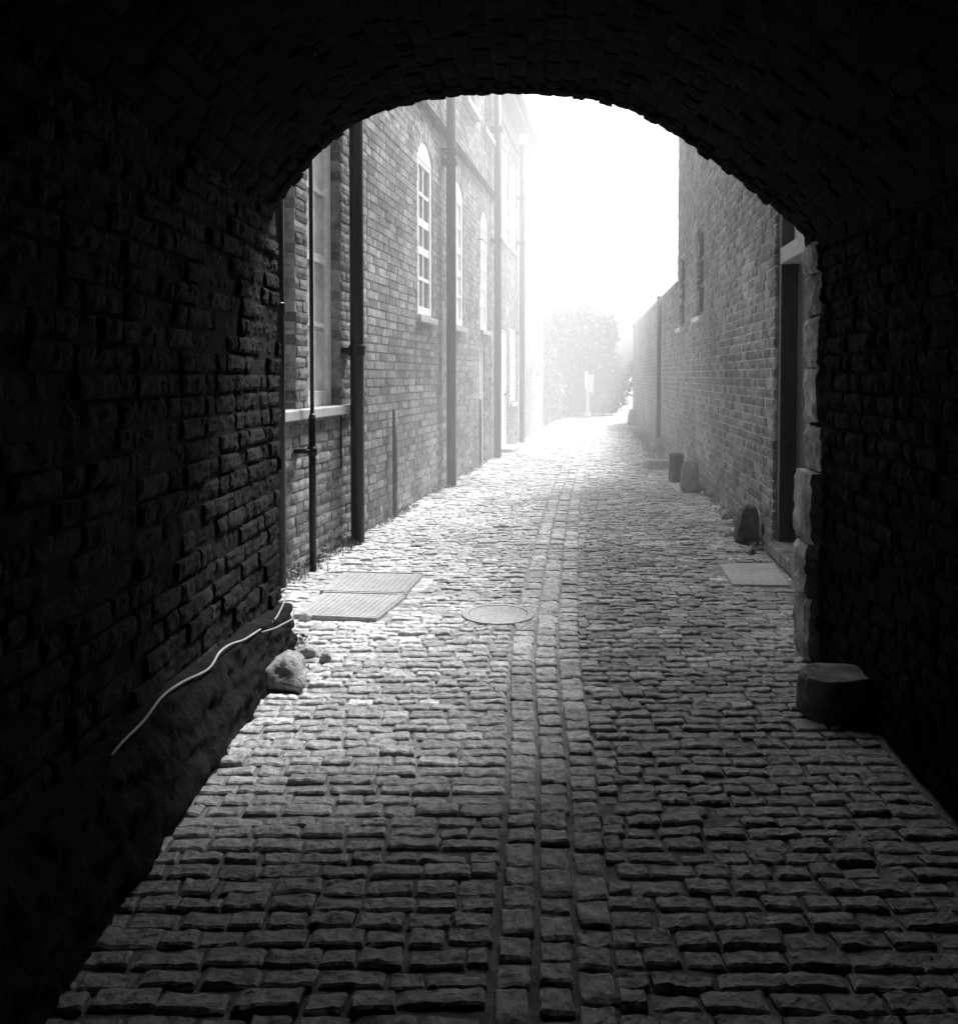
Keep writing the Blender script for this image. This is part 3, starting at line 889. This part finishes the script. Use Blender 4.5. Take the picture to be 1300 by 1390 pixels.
for k in range(5):
    L_.append((-.90 + rng.uniform(-.03, .12), rng.uniform(3.72, 4.3), 14, .08, .035))
for k in range(8):
    p = tl(rng.uniform(3.85, 4.15), 0, .05); L_.append((p.x, p.y, 6, .05, .02))
weeds(L_, 'weeds', 'grassy weeds around the boulder at the left corner of the archway')
L_ = []
for k in range(60):
    y = rng.uniform(6.6, 12.5); p = RW(r(y), 0, rng.uniform(.02, .1)); L_.append((p.x, p.y, rng.randint(4, 12), rng.uniform(.03, .08), .03))
for k in range(46):
    y = rng.uniform(12.8, 21); p = RW(r(y), 0, rng.uniform(.03, .35)); L_.append((p.x, p.y, 24, rng.uniform(.08, .25), .08))
weeds(L_, 'weeds', 'straggling weeds along the foot of the right wall')

def foliage(mb, c, rad, n, leaf, seed, clump=1.0):
    k = 0; tries = 0
    while k < n and tries < n * 12:
        tries += 1
        d = Vector((rng.gauss(0, 1), rng.gauss(0, 1), rng.gauss(0, 1))).normalized() * (rng.random() ** .45)
        edge = 1 + .34 * nz(d, 1.7, seed) + .22 * nz(d, 4.2, seed)
        p = Vector((c[0] + d.x * rad[0] * edge, c[1] + d.y * rad[1] * edge, c[2] + d.z * rad[2] * edge))
        if nz(p, 2.4 * clump, seed) < -.05: continue
        if p.z < .02: continue
        leafq(mb, p, leaf * rng.uniform(.6, 1.3), .5 + .9 * nz(p, 2.0, seed + 4) + rng.uniform(-.25, .25)); k += 1
def limbs(mb, base, top, spread, n, r0, seed):
    mb.tube([Vector(base), Vector(base) * .5 + Vector(top) * .5 + Vector((.05, .03, 0)), Vector(top)], [r0, r0 * .8, r0 * .5], 8)
    for k in range(n):
        a = k * 2.4; t0_ = rng.uniform(.4, .9)
        p = Vector(base).lerp(Vector(top), t0_)
        e = p + Vector((math.cos(a) * spread, math.sin(a) * spread, spread * rng.uniform(.4, 1.0)))
        mb.tube([p, p.lerp(e, .5) + Vector((0, 0, .08)), e], [r0 * .45, r0 * .3, r0 * .12], 6)
# round tree past the left buildings
def tree(name, label, cx, cy, cz, rad, nleaf, leaf, seed, r0=.09):
    t = thing(name, label, 'tree', (cx, cy, 0))
    q = MB(); limbs(q, (cx, cy, -.05), (cx, cy, cz + rad[2] * .4), rad[0] * .7, 9, r0, seed); q.build('trunk', M['bark'], t, smooth=True)
    q = MB(); foliage(q, (cx, cy, cz), rad, nleaf, leaf, seed)
    for k in range(7):
        a = k * .9; foliage(q, (cx + math.cos(a) * rad[0] * .65, cy + math.sin(a) * rad[1] * .5, cz + rad[2] * rng.uniform(-.5, .55)), [x_ * .5 for x_ in rad], nleaf // 6, leaf, seed + k)
    for k in range(9):
        a = k * .72; foliage(q, (cx + math.cos(a) * rad[0] * .75, cy + math.sin(a) * rad[1] * .5, .45), (.6, .6, .65), nleaf // 12, leaf, seed + 30 + k)
    q.build('crown', M['leaf'], t)
tree('round_tree', 'bushy round tree in the haze past the left buildings', 3.45, 30.0, 2.25, (1.35, 1.6, 1.55), 9000, .085, 3)
tree('small_tree', 'smaller bushy tree to the right, behind the white post', 5.3, 37, 1.5, (1.0, 1.2, 1.3), 2400, .075, 9, .06)
hd = thing('hedge', 'tall ragged hedge along the left side of the lane beyond the buildings', 'hedge', (2.3, 25, 0))
q = MB()
for k in range(11):
    y = 22.9 + k * .95; x = 1.75 + (y - 22.5) * .125
    foliage(q, (x, y, .75 + .3 * math.sin(k * 1.3)), (.45, .75, .95 + .25 * math.sin(k * 2.1)), 620, .07, 20 + k)
q.build('foliage', M['leaf'], hd)
for k in range(11):
    q = MB(); y = 22.9 + k * .95; x = 1.75 + (y - 22.5) * .125
    q.tube([Vector((x, y, -.05)), Vector((x + .05, y, .5)), Vector((x, y + .05, 1.1))], [.03, .022, .01], 6); q.build('stem', M['bark'], hd)

fh = thing('hedge', 'distant pale hedge closing the view at the end of the road', 'hedge', (9, 56, 0))
q = MB()
for k in range(16):
    x = 3 + k * 1.3
    foliage(q, (x, 57 + .8 * math.sin(k * 1.7), 1.1 + .2 * math.sin(k)), (1.2, 1.2, 1.5 + .6 * math.sin(k * 2.3)), 420, .14, 60 + k)
q.build('foliage', M['leaf'], fh)

# white post with a box near the bend
x, y = gp(797, 565)
po = thing('marker_post', 'white post carrying a small pale box beside the lane under the tree', 'post', (x, y, 0))
I = lambda a, b, c: Vector((x + a, y + c, b))
q = MB(); q.box(I, -.045, .045, 0, 1.35, -.05, .05, bev=.01); q.build('post', M['grey_paint'], po)
q = MB(); q.box(I, -.11, .02, .9, 1.5, -.09, -.052, bev=.012); q.build('notice_board', M['grey_paint'], po)
q = MB(); q.box(I, .03, .19, .8, 1.38, -.1, .06, bev=.015); q.box(I, .08, .13, 1.1, 1.16, -.105, -.1); q.build('meter_box', M['grey_paint'], po)
q = MB(); q.box(I, -.11, .11, 0, .14, -.11, .11, bev=.015); q.build('foot', M['sill'], po)

# =================================================================== HAZE
HAZE = 0.055
hm = bpy.data.materials.new('haze_volume'); hm.use_nodes = True
nt = hm.node_tree
for nd in list(nt.nodes):
    if nd.type != 'OUTPUT_MATERIAL': nt.nodes.remove(nd)
out = [n_ for n_ in nt.nodes if n_.type == 'OUTPUT_MATERIAL'][0]
vsn = nt.nodes.new('ShaderNodeVolumeScatter')
vsn.inputs['Density'].default_value = HAZE; vsn.inputs['Anisotropy'].default_value = .3
vsn.inputs['Color'].default_value = (1, 1, 1, 1)
nt.links.new(vsn.outputs[0], out.inputs['Volume'])
q = MB(); q.box(lambda a, b, c: Vector((a, b, c)), -45, 55, 6.6, 21.0, -.5, 14)
hz = q.build('haze', hm); tag(hz, kind='stuff')

# =================================================================== LIGHT
SUN_EL = math.radians(56); SUN_AZ = math.radians(38)     # azimuth from +Y towards +X
w = bpy.data.worlds.new("World"); scene.world = w; w.use_nodes = True
nt = w.node_tree; bg = nt.nodes['Background']
sky = nt.nodes.new('ShaderNodeTexSky'); sky.sky_type = 'NISHITA'; sky.sun_disc = False
sky.sun_elevation = SUN_EL; sky.sun_rotation = SUN_AZ
sky.air_density = 1.0; sky.dust_density = 5.0; sky.ozone_density = 1.0
bw = nt.nodes.new('ShaderNodeRGBToBW')
nt.links.new(sky.outputs[0], bw.inputs[0]); nt.links.new(bw.outputs[0], bg.inputs[0])
bg.inputs['Strength'].default_value = 0.28
sd = bpy.data.lights.new('sun', 'SUN'); sd.energy = 13.5; sd.angle = math.radians(14); sd.color = (1, 1, 1)
so = bpy.data.objects.new('sun', sd); col.objects.link(so)
dirv = Vector((math.sin(SUN_AZ) * math.cos(SUN_EL), math.cos(SUN_AZ) * math.cos(SUN_EL), math.sin(SUN_EL)))
so.rotation_euler = dirv.to_track_quat('Z', 'Y').to_euler()
so.location = dirv * 60

# =================================================================== RENDER
scene.view_settings.view_transform = 'Standard'; scene.view_settings.look = 'None'
scene.view_settings.exposure = 0; scene.view_settings.gamma = 1
cy = scene.cycles
cy.use_denoising = True
try: cy.denoiser = 'OPENIMAGEDENOISE'
except Exception: pass
cy.max_bounces = 8; cy.diffuse_bounces = 5; cy.glossy_bounces = 3; cy.volume_bounces = 3; cy.transparent_max_bounces = 6
cy.sample_clamp_indirect = 6
